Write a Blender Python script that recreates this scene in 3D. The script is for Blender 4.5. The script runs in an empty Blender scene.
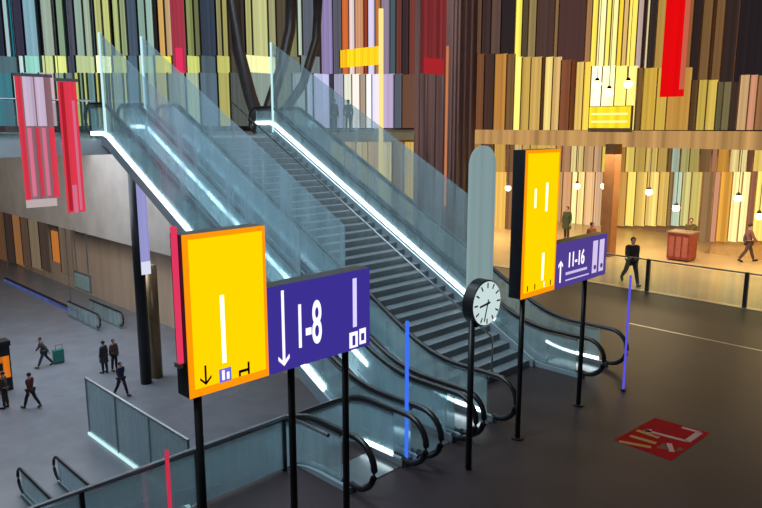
import bpy, bmesh, math, random
from mathutils import Vector, Matrix
random.seed(7)
S = bpy.context.scene
COL = S.collection

# ------------------------------------------------------------------ camera, world, light
F_PX, CX, CY, CAM_H = 700.0, 381.0, 254.0, 6.0
TH = math.atan(129 / F_PX)
q = math.sqrt(.5)
HEAD, RIGHT = Vector((q, q, 0)), Vector((q, -q, 0))
FWD = HEAD * math.cos(TH) - Vector((0, 0, math.sin(TH)))
UP = HEAD * math.sin(TH) + Vector((0, 0, math.cos(TH)))
EYE = Vector((0, 0, CAM_H))
cam = bpy.data.cameras.new('camera')
cam.sensor_width = 36; cam.lens = F_PX / 762 * 36; cam.clip_end = 400
camo = bpy.data.objects.new('camera', cam); COL.objects.link(camo)
camo.matrix_world = Matrix(((RIGHT.x, UP.x, -FWD.x, 0), (RIGHT.y, UP.y, -FWD.y, 0), (RIGHT.z, UP.z, -FWD.z, CAM_H), (0, 0, 0, 1)))
S.camera = camo
W = bpy.data.worlds.new('hall_air'); S.world = W; W.use_nodes = True
W.node_tree.nodes['Background'].inputs[0].default_value = (.55, .6, .7, 1)
W.node_tree.nodes['Background'].inputs[1].default_value = .05
S.view_settings.view_transform = 'Standard'; S.view_settings.look = 'None'
S.view_settings.gamma = 1; S.view_settings.use_curve_mapping = False
S.view_settings.exposure = 0.0


def area(name, loc, sx, sy, watts, colr, rot=(0, 0, 0)):
    l = bpy.data.lights.new(name, 'AREA'); l.shape = 'RECTANGLE'; l.size = sx; l.size_y = sy
    l.energy = watts; l.color = colr
    o = bpy.data.objects.new(name, l); o.location = loc; o.rotation_euler = rot; COL.objects.link(o)


area('hall_roof_fill', (11, 15, 15), 10, 10, 1500, (.75, .9, 1))  # unseen overhead light, added to fill the hall
area('hall_side_fill', (1, 10, 12), 6, 6, 1300, (.72, .88, 1), (math.radians(15), math.radians(-45), 0))  # unseen fill, added to brighten the escalator glass from the camera side
area('lower_hall_fill', (14, 38, 4.6), 12, 12, 2100, (.78, .88, 1))  # added fills hidden under the gallery, brightening the lower floor
area('lower_hall_fill', (9, 24, 4.6), 8, 5, 260, (.78, .88, 1))
area('under_gallery_fill', (11, 52, 4.9), 6, 26, 1500, (1, .92, .84), (0, math.radians(-40), 0))  # out of view, added to brighten the grey north wall
for yy in (6, 14, 22, 31):
    area('shop_front_fill', (30.5, yy, 4.7), 4, 5, 480, (1, .74, .4))  # unseen warm fill, added to brighten the pale shop floor

# ------------------------------------------------------------------ helpers
def lin(c):
    return tuple(((v / 255) / 12.92 if v / 255 <= .04045 else ((v / 255 + .055) / 1.055) ** 2.4) for v in c)


def ray(x, y):
    return FWD * F_PX + RIGHT * (x - CX) - UP * (y - CY)


def at_z(x, y, z=0.0):
    d = ray(x, y); return EYE + d * ((z - CAM_H) / d.z)


def at_y(x, y, Y):
    d = ray(x, y); return EYE + d * (Y / d.y)


def at_x(x, y, X):
    d = ray(x, y); return EYE + d * (X / d.x)


def nodes(name):
    m = bpy.data.materials.new(name); m.use_nodes = True
    n = m.node_tree.nodes; n.clear()
    out = n.new('ShaderNodeOutputMaterial')
    return m, n, m.node_tree.links, out


def mat(name, rgb, rough=.5, metal=0., var=.12, scale=3., stretch=(1, 1, 1), spec=.5):
    """plain surface with a little procedural variation"""
    m, n, l, out = nodes(name)
    b = n.new('ShaderNodeBsdfPrincipled')
    tc = n.new('ShaderNodeTexCoord'); mp = n.new('ShaderNodeMapping'); nz = n.new('ShaderNodeTexNoise')
    mp.inputs['Scale'].default_value = stretch
    nz.inputs['Scale'].default_value = scale; nz.inputs['Detail'].default_value = 4
    l.new(tc.outputs['Object'], mp.inputs[0]); l.new(mp.outputs[0], nz.inputs['Vector'])
    r = n.new('ShaderNodeValToRGB'); c = lin(rgb)
    r.color_ramp.elements[0].position = .3; r.color_ramp.elements[1].position = .7
    r.color_ramp.elements[0].color = tuple(v * (1 - var) for v in c) + (1,)
    r.color_ramp.elements[1].color = tuple(min(1, v * (1 + var)) for v in c) + (1,)
    l.new(nz.outputs['Fac'], r.inputs[0]); l.new(r.outputs[0], b.inputs['Base Color'])
    b.inputs['Roughness'].default_value = rough; b.inputs['Metallic'].default_value = metal
    b.inputs['Specular IOR Level'].default_value = spec
    l.new(b.outputs[0], out.inputs[0])
    return m


def glow(name, rgb, s=1., var=0., scale=5.):
    """something that gives off light; var: vertical light streaks painted into the glow"""
    m, n, l, out = nodes(name)
    e = n.new('ShaderNodeEmission'); c = lin(rgb)
    e.inputs[0].default_value = c + (1,); e.inputs[1].default_value = s
    if var:
        tc = n.new('ShaderNodeTexCoord'); mp = n.new('ShaderNodeMapping'); nz = n.new('ShaderNodeTexNoise')
        mp.inputs['Scale'].default_value = (1, 1, .002)
        nz.inputs['Scale'].default_value = scale; nz.inputs['Detail'].default_value = 2
        l.new(tc.outputs['Object'], mp.inputs[0]); l.new(mp.outputs[0], nz.inputs['Vector'])
        r = n.new('ShaderNodeMapRange')
        r.inputs[1].default_value = .32; r.inputs[2].default_value = .68
        r.inputs[3].default_value = s * (1 - var); r.inputs[4].default_value = s * (1 + var)
        l.new(nz.outputs['Fac'], r.inputs[0]); l.new(r.outputs[0], e.inputs[1])
    l.new(e.outputs[0], out.inputs[0])
    return m


def glass(name, tint, clear=.6, body=(150, 190, 200)):
    """slightly frosted sheet glass that shows its edge light"""
    m, n, l, out = nodes(name)
    t = n.new('ShaderNodeBsdfTransparent'); t.inputs[0].default_value = lin(tint) + (1,)
    d = n.new('ShaderNodeBsdfDiffuse'); d.inputs[0].default_value = lin(body) + (1,)
    tr = n.new('ShaderNodeBsdfTranslucent'); tr.inputs[0].default_value = lin(body) + (1,)
    g = n.new('ShaderNodeBsdfGlossy'); g.inputs[0].default_value = (.8, .9, .95, 1); g.inputs['Roughness'].default_value = .12
    a = n.new('ShaderNodeMixShader'); b = n.new('ShaderNodeMixShader'); c = n.new('ShaderNodeMixShader')
    a.inputs[0].default_value = .5; l.new(d.outputs[0], a.inputs[1]); l.new(tr.outputs[0], a.inputs[2])
    b.inputs[0].default_value = .22; l.new(a.outputs[0], b.inputs[1]); l.new(g.outputs[0], b.inputs[2])
    tc = n.new('ShaderNodeTexCoord'); nz = n.new('ShaderNodeTexNoise'); mp = n.new('ShaderNodeMapping')
    mp.inputs['Scale'].default_value = (1, 1, .08); nz.inputs['Scale'].default_value = 2.5
    l.new(tc.outputs['Object'], mp.inputs[0]); l.new(mp.outputs[0], nz.inputs['Vector'])
    r = n.new('ShaderNodeMapRange'); r.inputs[1].default_value = .3; r.inputs[2].default_value = .7
    r.inputs[3].default_value = min(1, clear + .12); r.inputs[4].default_value = max(0, clear - .12)
    l.new(nz.outputs['Fac'], r.inputs[0]); l.new(r.outputs[0], c.inputs[0])
    l.new(b.outputs[0], c.inputs[1]); l.new(t.outputs[0], c.inputs[2]); l.new(c.outputs[0], out.inputs[0])
    return m


class MB:
    def __init__(s): s.b = bmesh.new()

    def box(s, x0, x1, y0, y1, z0, z1, bev=0.):
        vs = [s.b.verts.new((x, y, z)) for x in (x0, x1) for y in (y0, y1) for z in (z0, z1)]
        for f in ((0, 1, 3, 2), (4, 6, 7, 5), (0, 4, 5, 1), (2, 3, 7, 6), (0, 2, 6, 4), (1, 5, 7, 3)):
            s.b.faces.new([vs[i] for i in f])
        return s

    def prism(s, pts, axis, a, b):
        """polygon in the plane across axis, extruded from a to b"""
        def mk(p, t):
            return {'x': (t, p[0], p[1]), 'y': (p[0], t, p[1]), 'z': (p[0], p[1], t)}[axis]
        A = [s.b.verts.new(mk(p, a)) for p in pts]; B = [s.b.verts.new(mk(p, b)) for p in pts]
        k = len(pts)
        s.b.faces.new(A[::-1]); s.b.faces.new(B)
        for i in range(k): s.b.faces.new((A[i], A[(i + 1) % k], B[(i + 1) % k], B[i]))
        return s

    def strip(s, low, high, x0, x1):
        """band between two (y,z) polylines of equal length, thick from x0 to x1"""
        k = len(low)
        g = [[s.b.verts.new((x, p[0], p[1])) for p in pl] for x in (x0, x1) for pl in (low, high)]
        for i in range(k - 1):
            for a, b in ((g[0], g[1]), (g[1], g[3]), (g[3], g[2]), (g[2], g[0])):
                s.b.faces.new((a[i], a[i + 1], b[i + 1], b[i]))
        s.b.faces.new((g[0][0], g[1][0], g[3][0], g[2][0])); s.b.faces.new((g[0][-1], g[2][-1], g[3][-1], g[1][-1]))
        return s

    def tube(s, pts, r, n=10, sx=1., closed_ends=True):
        pts = [Vector(p) for p in pts]; rings = []
        for i, p in enumerate(pts):
            d = (pts[min(i + 1, len(pts) - 1)] - pts[max(i - 1, 0)]).normalized()
            u = d.cross(Vector((0, 0, 1)))
            if u.length < .05: u = Vector((1, 0, 0)) - d * d.x
            u.normalize(); v = u.cross(d)
            rr = r[i] if isinstance(r, (list, tuple)) else r
            rings.append([s.b.verts.new(p + u * rr * sx * math.cos(2 * math.pi * k / n) + v * rr * math.sin(2 * math.pi * k / n)) for k in range(n)])
        for a, b in zip(rings, rings[1:]):
            for k in range(n): s.b.faces.new((a[k], a[(k + 1) % n], b[(k + 1) % n], b[k]))
        if closed_ends: s.b.faces.new(rings[0][::-1]); s.b.faces.new(rings[-1])
        return s

    def ball(s, c, r, sz=(1, 1, 1), seg=14):
        bmesh.ops.create_uvsphere(s.b, u_segments=seg, v_segments=seg // 2 + 2, radius=r,
                                  matrix=Matrix.Translation(c) @ Matrix.Diagonal((*sz, 1)))
        return s

    def disc(s, c, r, axis, t, n=40, sz=1.):
        """disc across axis with thickness t, centred on c"""
        pts = []
        for k in range(n):
            a = 2 * math.pi * k / n; pts.append((r * math.cos(a), r * math.sin(a) * sz))
        i = 'xyz'.index(axis)
        o = [j for j in range(3) if j != i]
        return s.prism([(p[0] + c[o[0]], p[1] + c[o[1]]) for p in pts], axis, c[i] - t / 2, c[i] + t / 2)

    def build(s, name, m, parent=None, smooth=False, bevel=0.):
        bmesh.ops.recalc_face_normals(s.b, faces=s.b.faces)
        me = bpy.data.meshes.new(name); s.b.to_mesh(me); s.b.free()
        if smooth:
            for p in me.polygons: p.use_smooth = True
        me.materials.append(m)
        o = bpy.data.objects.new(name, me); COL.objects.link(o)
        if parent:
            o.parent = parent; o.matrix_parent_inverse = Matrix.Translation(-offset_of(parent))
        if bevel:
            b = o.modifiers.new('bevel', 'BEVEL'); b.width = bevel; b.segments = 2; b.limit_method = 'ANGLE'
        return o


def offset_of(o):
    """parts are modelled in place, so undo the location of the Empty they hang under"""
    return o.location.copy() if o.type == 'EMPTY' else Vector((0, 0, 0))


def tag(o, label, cat, group=None):
    o['label'] = label; o['category'] = cat
    if group: o['group'] = group
    return o


def thing(name, label, cat, loc=(0, 0, 0), group=None):
    o = bpy.data.objects.new(name, None); COL.objects.link(o); o.location = loc; o.empty_display_size = .2
    return tag(o, label, cat, group)


def struct(o):
    o['kind'] = 'structure'; return o


def text_mesh(name, txt, m, parent, x, y, z, size, sx=1., align='LEFT'):
    c = bpy.data.curves.new(name, 'FONT'); c.body = txt; c.size = size; c.extrude = .004; c.align_x = align
    c.offset = size * .012
    t = bpy.data.objects.new(name, c); COL.objects.link(t)
    dg = bpy.context.evaluated_depsgraph_get()
    me = bpy.data.meshes.new_from_object(t.evaluated_get(dg))
    bpy.data.objects.remove(t)
    me.transform(Matrix.Translation((x, y, z)) @ Matrix.Rotation(math.pi / 2, 4, 'X') @ Matrix.Diagonal((sx, 1, 1, 1)))
    me.materials.clear(); me.materials.append(m)
    o = bpy.data.objects.new(name, me); COL.objects.link(o); o.parent = parent
    o.matrix_parent_inverse = Matrix.Translation(-offset_of(parent))
    return o


# ------------------------------------------------------------------ materials
M_DARKFLOOR = mat('dark_polished_stone', (56, 46, 48), .45, 0, .15, .8, spec=.22)
M_WARMFLOOR = mat('pale_stone', (205, 180, 140), .3, 0, .1, .5)
M_LOWFLOOR = mat('grey_terrazzo', (120, 124, 132), .35, 0, .12, 1.2)
M_CONC = mat('grey_concrete', (150, 142, 135), .7, 0, .12, .7)
M_SLAB = mat('pale_slab_edge', (150, 165, 170), .5, 0, .08, 1)
M_BROWN = mat('brown_cladding', (150, 126, 110), .35, 0, .3, 2, (1, 1, .05))
M_DKBROWN = mat('dark_glossy_cladding', (58, 42, 40), .15, 0, .45, 4, (1, 1, .03))
M_STEEL = mat('brushed_steel', (160, 165, 168), .3, .9, .08, 6, (1, .1, 1))
M_TRUSS = mat('grey_metal_cladding', (150, 165, 172), .4, .3, .1, 2)
M_DARK = mat('dark_metal', (34, 35, 38), .4, .3, .15, 4)
M_RUBBER = mat('black_rubber', (22, 23, 26), .35, 0, .15, 6)
M_TREAD = mat('ribbed_tread', (110, 122, 128), .4, .5, .25, 30, (1, .05, .05))
M_STAIR = mat('dark_stone_step', (112, 122, 126), .5, 0, .15, 3)
M_GLASS = glass('frosted_edge_lit_glass', (232, 244, 246), .58, (205, 225, 230))
M_TRAIL = glass('edge_trail_glass', (240, 248, 250), .68, (205, 228, 238))
M_CLEAR = glass('clear_rail_glass', (242, 248, 248), .92, (150, 170, 175))
M_LED = glow('white_edge_light', (235, 250, 255), 7.)
M_EDGEGLOW = glow('soft_edge_glow', (200, 238, 240), 1.1)
M_WHITE = mat('white_lettering', (235, 235, 240), .5, 0, .02)
M_BLACK = mat('black_marking', (25, 20, 18), .5, 0, .05)

# ------------------------------------------------------------------ floors and slabs
struct(MB().box(-3, 24.5, -8, 9.4, -.8, 0).build('floor_concourse', M_DARKFLOOR))
struct(MB().box(18.4, 24.5, 9.4, 40, -.8, 0).build('floor_passage', M_DARKFLOOR))
struct(MB().box(24.5, 39.5, -12, 40, -.8, 0).build('floor_shops', M_WARMFLOOR))
struct(MB().box(-25, 40, -8, 95, -7.6, -7).build('floor_lower', M_LOWFLOOR))
struct(MB().box(-12, 17.4, 20.3, 40, 5.15, 5.6).build('floor_gallery', M_SLAB))
struct(MB().box(17.4, 31, 28, 40, 5.15, 5.6).build('floor_terrace', M_SLAB))
struct(MB().box(31, 39.5, -12, 40, 5.15, 5.7).build('floor_balcony', M_WARMFLOOR))
struct(MB().box(30.9, 30.99, -12, 28, 5.0, 5.75).build('trim_3', glow('added_fascia_glow', (196, 150, 92), .9, .3, 2)))  # balcony edge made to glow, filling the dark gap there
struct(MB().box(20.05, 20.13, -6, 9.3, 0, .006).build('trim_1', M_STEEL))
struct(MB().box(24.42, 24.52, -10, 33, 0, .02).build('trim_2', M_STEEL))
struct(MB().box(-12, 18.35, 40, 85, 5.15, 5.6).build('ceiling', M_SLAB))
struct(MB().box(18.35, 18.5, 34, 72, -1.0, 5.15).build('wall_north', M_CONC))
struct(MB().box(21.5, 21.8, 20, 95, -7, -1.0).build('wall_lower', mat('warm_grey_panels', (196, 172, 150), .5, 0, .12, 1.5, (1, 1, .1))))
struct(MB().box(34.35, 34.7, -14, 42, 5.7, 22).build('wall_east', M_DKBROWN))
struct(MB().box(39.2, 39.5, -12, 40, 0, 5.15).build('wall_recess', M_BROWN))
struct(MB().box(34.1, 39.2, -12, 12.05, 0, 5.15).build('wall_shop', mat('warm_plaster', (200, 165, 110), .6)))
struct(MB().box(34.1, 39.2, 27.2, 40, 0, 5.15).build('wall_corner', mat('warm_plaster', (170, 140, 100), .6)))
struct(MB().box(-14, 36, 40.35, 40.7, 5.2, 22).build('wall_back', M_DKBROWN))

# ------------------------------------------------------------------ lit facades: shop windows, their blurred light streaks built as narrow glowing bays
wn = [0]
MCACHE = {}


M_BRONZE = mat('bronze_mullion', (150, 112, 62), .4, .3)


def lit(c, s=1., var=.22):
    k = (c, s, var)
    if k not in MCACHE: MCACHE[k] = glow('glowing_bay', c, s, var, 5.)
    return MCACHE[k]


def bay_north(x0, x1, yt, yb, c, s=1., Y=40., var=.22, dark=False, d=.12):
    if x0 >= 319:
        return bay_east(x0, x1, yt, yb, c, s, 34 + Y - 40, var, dark, d)
    wn[0] += 1
    xm, ym = (x0 + x1) / 2, (yt + yb) / 2
    a, b = at_y(x0, ym, Y).x, at_y(x1, ym, Y).x
    zt, zb = at_y(xm, yt, Y).z, at_y(xm, yb, Y).z
    if yt <= 0: zt = 19
    s = .8 if dark else s
    o = struct(MB().box(a + .04, b - .04, Y, Y + d, zb, zt).build('window_%d' % wn[0], lit(c, s, var)))
    MB().box(a - .01, a + .04, Y - .1, Y + d, zb, zt).build('mullion', M_DARK, o)
    return o


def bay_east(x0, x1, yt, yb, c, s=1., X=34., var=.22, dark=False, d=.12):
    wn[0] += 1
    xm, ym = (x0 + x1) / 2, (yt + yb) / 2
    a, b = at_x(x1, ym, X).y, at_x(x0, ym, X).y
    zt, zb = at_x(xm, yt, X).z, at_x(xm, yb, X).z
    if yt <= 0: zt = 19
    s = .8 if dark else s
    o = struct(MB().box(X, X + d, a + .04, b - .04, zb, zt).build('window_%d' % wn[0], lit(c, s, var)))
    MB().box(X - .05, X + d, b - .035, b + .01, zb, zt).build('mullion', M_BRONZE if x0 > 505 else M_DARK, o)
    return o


D = True  # dark fins, given a dim glow though they are no lamps
UPPER = [  # px columns of the upper glass front on the left
    (-14, 4, (46, 52, 68), D), (4, 10, (165, 195, 200), 0), (10, 14, (30, 120, 140), 0), (14, 24, (62, 60, 80), D), (24, 38, (132, 172, 186), 0),
    (38, 41, (34, 34, 44), D), (41, 54, (160, 178, 162), 0), (54, 57, (38, 38, 38), D), (57, 65, (140, 168, 140), 0),
    (65, 67, (60, 110, 120), 0), (67, 75, (92, 92, 108), D), (75, 84, (150, 176, 162), 0), (84, 92, (164, 182, 160), 0), (92, 95, (70, 92, 100), D),
    (95, 103, (186, 192, 124), 0), (103, 111, (198, 206, 128), 0), (111, 113, (50, 50, 44), D), (113, 120, (172, 186, 122), 0),
    (120, 127, (156, 172, 130), 0), (127, 138, (80, 96, 114), D), (138, 146, (142, 172, 160), 0), (146, 154, (160, 190, 176), 0),
    (154, 158, (48, 44, 44), D), (158, 165, (216, 172, 100), 0), (165, 172, (190, 160, 120), 0), (172, 186, (120, 104, 84), D),
    (186, 194, (136, 146, 92), 0), (194, 200, (112, 116, 84), 0), (200, 216, (62, 72, 88), D), (216, 222, (150, 146, 100), 0),
    (222, 228, (164, 160, 96), 0), (228, 245, (66, 58, 56), D), (245, 252, (180, 180, 116), 0), (252, 268, (196, 198, 138), 0), (268, 276, (160, 160, 116), 0),
    (276, 288, (92, 84, 68), D), (288, 297, (130, 132, 92), 0), (297, 302, (188, 204, 188), 0), (302, 314, (104, 110, 122), D),
    (314, 321, (58, 48, 46), D), (321, 333, (148, 134, 180), 0), (333, 342, (100, 100, 112), D), (342, 349, (214, 110, 56), 0), (349, 355, (240, 215, 215), 0),
    (355, 364, (212, 152, 112), 0), (364, 368, (150, 62, 40), 0), (368, 375, (226, 214, 244), 0), (375, 381, (186, 112, 66), 0),
    (381, 390, (146, 128, 150), 0), (390, 396, (84, 104, 112), D), (396, 402, (110, 62, 56), 0), (402, 409, (66, 50, 50), D), (409, 418, (118, 62, 54), 0), (418, 426, (56, 46, 48), D)]
for x0, x1, c, dk in UPPER:
    bay_north(x0, x1, 0, 74, c, .95, dark=bool(dk))
# bright light zone put in as glowing bays, then the shop fronts on the gallery
LIGHT_BAND = [(-14, 18, (90, 120, 130), .8), (18, 24, (200, 226, 226), 1), (24, 40, (150, 216, 200), 1), (41, 54, (205, 218, 150), 1), (54, 67, (222, 232, 140), 1.1), (67, 75, (80, 90, 105), .8), (75, 95, (186, 204, 150), 1),
        (95, 112, (246, 250, 190), 1.5), (112, 127, (214, 222, 130), 1.), (127, 138, (86, 110, 130), .9), (138, 154, (186, 214, 180), 1), (154, 172, (240, 226, 90), 1.1),
        (172, 186, (225, 70, 100), .9), (186, 200, (206, 214, 120), 1), (200, 216, (84, 100, 110), .9), (216, 230, (196, 196, 110), 1), (230, 245, (80, 74, 64), .9),
        (245, 276, (236, 236, 170), 1.2), (276, 300, (120, 118, 100), .9), (300, 320, (120, 130, 130), .9)]
for x0, x1, c, s in LIGHT_BAND: bay_north(x0, x1, 56, 73, c, s, 39.8, .15)
SHOPF = [(-14, 14, (70, 130, 145)), (14, 24, (196, 214, 214)), (24, 40, (196, 176, 206)), (40, 56, (216, 190, 196)), (56, 66, (150, 180, 150)), (66, 75, (110, 130, 136)),
         (75, 80, (196, 206, 120)), (80, 84, (130, 160, 140)), (84, 88, (196, 210, 130)), (88, 96, (110, 146, 146)), (96, 100, (206, 210, 120)), (100, 104, (110, 120, 96)),
         (104, 107, (200, 206, 110)), (107, 110, (110, 116, 84)), (110, 113, (196, 204, 104)), (113, 124, (160, 176, 150)), (124, 128, (196, 206, 130)), (128, 140, (96, 126, 142)),
         (140, 144, (186, 204, 140)), (144, 148, (120, 160, 156)), (148, 156, (196, 208, 170)), (156, 168, (208, 200, 120)), (168, 186, (150, 150, 130)), (186, 200, (176, 196, 170)),
         (200, 218, (96, 118, 132)), (218, 230, (190, 186, 110)), (230, 250, (90, 96, 92)), (250, 276, (150, 166, 156)), (276, 292, (130, 136, 112)), (292, 306, (176, 196, 190))]
for x0, x1, c in SHOPF: bay_north(x0, x1, 73, 126, c, .85, 39.8, .2)
for x0, x1, c, s in [(306, 313, (190, 200, 226), 1), (313, 334, (196, 198, 236), 1), (334, 344, (170, 170, 196), .9), (344, 352, (226, 226, 206), 1.05), (352, 360, (250, 236, 226), 1.1), (360, 366, (190, 170, 150), .9),
                     (366, 372, (250, 246, 240), 1.1), (372, 381, (232, 226, 255), 1.1), (381, 394, (200, 180, 216), .9), (394, 402, (96, 104, 116), .8), (402, 424, (120, 84, 66), .8)]:
    bay_north(x0, x1, 74, 128, c, s, 39.7, .12)
bay_north(340, 381, 48, 66, (255, 196, 30), 1.2, 39.5, .25)         # amber fascia over the pale shop
# concourse level below the terrace
for x0, x1, c in [(280, 300, (150, 150, 140)), (300, 316, (150, 140, 116)), (316, 330, (200, 160, 110)), (330, 345, (232, 196, 128)), (345, 356, (222, 176, 110)), (356, 368, (240, 206, 140)), (368, 380, (214, 168, 104)),
                  (380, 392, (246, 214, 140)), (392, 404, (130, 104, 80)), (404, 414, (214, 176, 96)), (414, 424, (120, 90, 60))]:
    bay_north(x0, x1, 142, 212, c, .9, 39.7, .3)

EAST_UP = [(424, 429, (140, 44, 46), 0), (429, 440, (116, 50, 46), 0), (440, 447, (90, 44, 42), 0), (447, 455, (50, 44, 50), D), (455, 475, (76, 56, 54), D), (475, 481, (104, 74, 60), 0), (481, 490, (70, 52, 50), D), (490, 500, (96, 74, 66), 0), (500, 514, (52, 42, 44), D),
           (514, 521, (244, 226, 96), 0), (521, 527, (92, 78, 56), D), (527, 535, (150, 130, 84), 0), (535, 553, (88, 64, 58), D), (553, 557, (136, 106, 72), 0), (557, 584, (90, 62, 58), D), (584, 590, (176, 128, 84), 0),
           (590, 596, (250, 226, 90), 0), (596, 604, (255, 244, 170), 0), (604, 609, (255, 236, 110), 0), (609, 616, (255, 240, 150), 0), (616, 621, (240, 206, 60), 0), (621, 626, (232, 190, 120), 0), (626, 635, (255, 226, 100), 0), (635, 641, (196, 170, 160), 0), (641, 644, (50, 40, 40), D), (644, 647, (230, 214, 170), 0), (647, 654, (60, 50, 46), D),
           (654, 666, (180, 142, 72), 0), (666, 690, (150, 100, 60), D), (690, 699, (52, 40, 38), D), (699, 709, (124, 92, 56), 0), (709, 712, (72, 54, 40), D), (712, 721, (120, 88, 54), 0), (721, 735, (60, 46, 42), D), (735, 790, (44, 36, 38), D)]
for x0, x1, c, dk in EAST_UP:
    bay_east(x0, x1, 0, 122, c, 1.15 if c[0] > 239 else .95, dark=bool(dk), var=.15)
EAST_MID = [(424, 436, (176, 120, 66), .9), (436, 448, (130, 90, 60), .8), (448, 476, (66, 48, 46), .8), (476, 484, (130, 84, 56), .9), (484, 494, (80, 56, 48), .8), (494, 506, (196, 136, 66), .9), (506, 514, (130, 96, 60), .8),
            (514, 521, (250, 236, 120), 1.2), (521, 530, (196, 160, 80), 1), (530, 541, (216, 176, 96), 1), (541, 544, (90, 60, 40), .8), (544, 552, (240, 212, 124), 1), (552, 560, (216, 176, 110), 1), (560, 570, (140, 84, 56), .9), (570, 575, (120, 66, 40), .8), (575, 583, (230, 190, 100), 1),
            (583, 590, (240, 206, 80), 1.1), (590, 601, (255, 250, 200), 1.5), (601, 614, (255, 248, 180), 1.5), (614, 626, (255, 240, 120), 1.3), (626, 636, (255, 236, 130), 1.2), (636, 642, (120, 90, 50), .9), (642, 656, (206, 166, 66), 1), (656, 667, (216, 180, 76), 1), (667, 690, (190, 140, 66), 1), (690, 697, (96, 70, 44), .9),
            (697, 706, (196, 168, 76), 1), (706, 716, (206, 176, 80), 1), (716, 722, (110, 104, 70), .9), (722, 730, (120, 110, 76), .9), (730, 738, (70, 54, 46), .9), (738, 748, (206, 166, 116), 1), (748, 756, (216, 150, 116), 1), (756, 790, (150, 104, 66), 1)]
for x0, x1, c, s in EAST_MID: bay_east(x0, x1, [t_ for lim, t_ in ((514, 54), (560, 57), (575, 60), (590, 62), (636, 66), (690, 68), (716, 80), (738, 82), (999, 75)) if x0 < lim][0], 130, c, s, 33.85, .2)
EAST_LOW = [(424, 436, (190, 140, 66), .9), (436, 450, (110, 80, 56), .9), (450, 474, (60, 44, 42), .8), (474, 482, (200, 140, 66), .9), (482, 494, (120, 84, 60), .9), (494, 506, (226, 176, 86), 1), (506, 514, (140, 100, 66), .9), (514, 522, (240, 206, 130), 1), (522, 530, (226, 186, 110), 1), (530, 556, (230, 190, 96), 1), (556, 562, (206, 160, 104), 1), (562, 571, (196, 146, 104), 1),
            (571, 577, (255, 232, 160), 1.1), (577, 584, (250, 220, 140), 1.1), (584, 594, (216, 172, 120), 1), (594, 602, (224, 180, 140), 1), (602, 614, (255, 228, 96), 1.2), (614, 626, (190, 140, 70), 1), (626, 635, (250, 220, 110), 1.1), (635, 646, (226, 188, 96), 1), (646, 658, (232, 198, 110), 1.05), (658, 668, (214, 176, 92), 1),
            (668, 672, (130, 110, 70), .9), (672, 681, (190, 206, 180), 1), (681, 690, (200, 190, 120), 1), (690, 700, (190, 172, 96), 1), (700, 712, (140, 106, 70), .9), (712, 718, (196, 140, 110), 1), (718, 730, (226, 160, 66), 1), (730, 740, (255, 226, 150), 1.1), (740, 748, (255, 236, 160), 1.15), (748, 754, (140, 92, 70), .9), (754, 790, (250, 212, 110), 1.05)]
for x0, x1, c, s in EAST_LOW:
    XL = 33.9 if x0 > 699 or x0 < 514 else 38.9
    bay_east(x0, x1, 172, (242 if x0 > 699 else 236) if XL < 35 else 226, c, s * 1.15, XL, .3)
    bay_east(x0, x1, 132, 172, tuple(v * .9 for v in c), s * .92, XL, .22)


for x0, x1, yt, yb, c in [(-6, 6, 208, 262, (96, 66, 44)), (6, 14, 212, 262, (60, 46, 40)), (14, 22, 214, 264, (140, 96, 60)), (22, 30, 218, 266, (84, 66, 54)), (30, 40, 220, 268, (120, 104, 84)), (40, 48, 222, 270, (70, 58, 50)), (52, 60, 232, 262, (190, 116, 50)), (60, 72, 226, 274, (104, 90, 76))]:
    bay_east(x0, x1, yt, yb, c, .9, 21.4, .3)

# ------------------------------------------------------------------ pillars
struct(MB().tube([(15.6, 32.6, -7), (15.6, 32.6, 5.15)], .28, 20).build('pillar_1', M_DARK, None, True))
struct(MB().tube([(16.4, 33.0, -7), (16.4, 33.0, -1.0)], .3, 20).build('pillar_2', mat('bronze_column', (140, 116, 84), .35, .5), None, True))
b = MB(); b.box(20.2, 21.4, 16.4, 18.4, 0, 15)
for k in range(5): b.box(20.12, 20.2, 16.5 + k * .4, 16.58 + k * .4, 0, 15)
for k in range(3): b.box(20.3 + k * .36, 20.38 + k * .36, 16.32, 16.4, 0, 15)
P3 = struct(b.build('pillar_3', mat('brown_striped_cladding', (128, 92, 84), .25, 0, .5, 4, (1, 1, .03))))
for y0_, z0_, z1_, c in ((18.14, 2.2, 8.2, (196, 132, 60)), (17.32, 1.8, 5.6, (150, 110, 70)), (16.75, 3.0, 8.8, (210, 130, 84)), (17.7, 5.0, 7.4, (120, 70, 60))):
    MB().box(20.17, 20.2, y0_, y0_ + .09, z0_, z1_).build('reflection_streak', glow('reflection_glow', c, .9), P3)  # warm reflections on the cladding, painted as thin glowing strips
struct(MB().box(29.9, 30.5, 15.0, 15.5, 0, 5.15).build('pillar_4', mat('tan_column', (150, 104, 66), .5)))
struct(MB().tube([(27.2, 27.2, 0), (27.2, 27.2, 12)], .13, 14).build('light_streak_pillar', glow('gold_light_streak', (255, 226, 140), 1.1), None, True))  # gold vertical light streak, built as a glowing column
# branching column on the gallery
c0 = at_y(262, 140, 26); p = lambda x, y: at_y(x, y, 26)
b = MB()
for pts, r in (([c0, p(261, 128), p(250, 95), p(238, 50), p(234, 0), p(232, -30)], [.3, .3, .28, .27, .27, .27]),
               ([p(262, 134), p(268, 110), p(281, 70), p(290, 30), p(292, -30)], [.28, .26, .25, .25, .25]),
               ([p(264, 136), p(284, 112), p(303, 84), p(316, 40), p(320, -30)], [.24, .22, .2, .2, .2])):
    b.tube(pts, r, 14)
struct(b.build('pillar_6', mat('dark_steel_branch', (78, 70, 68), .4, .3), None, True))

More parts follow.
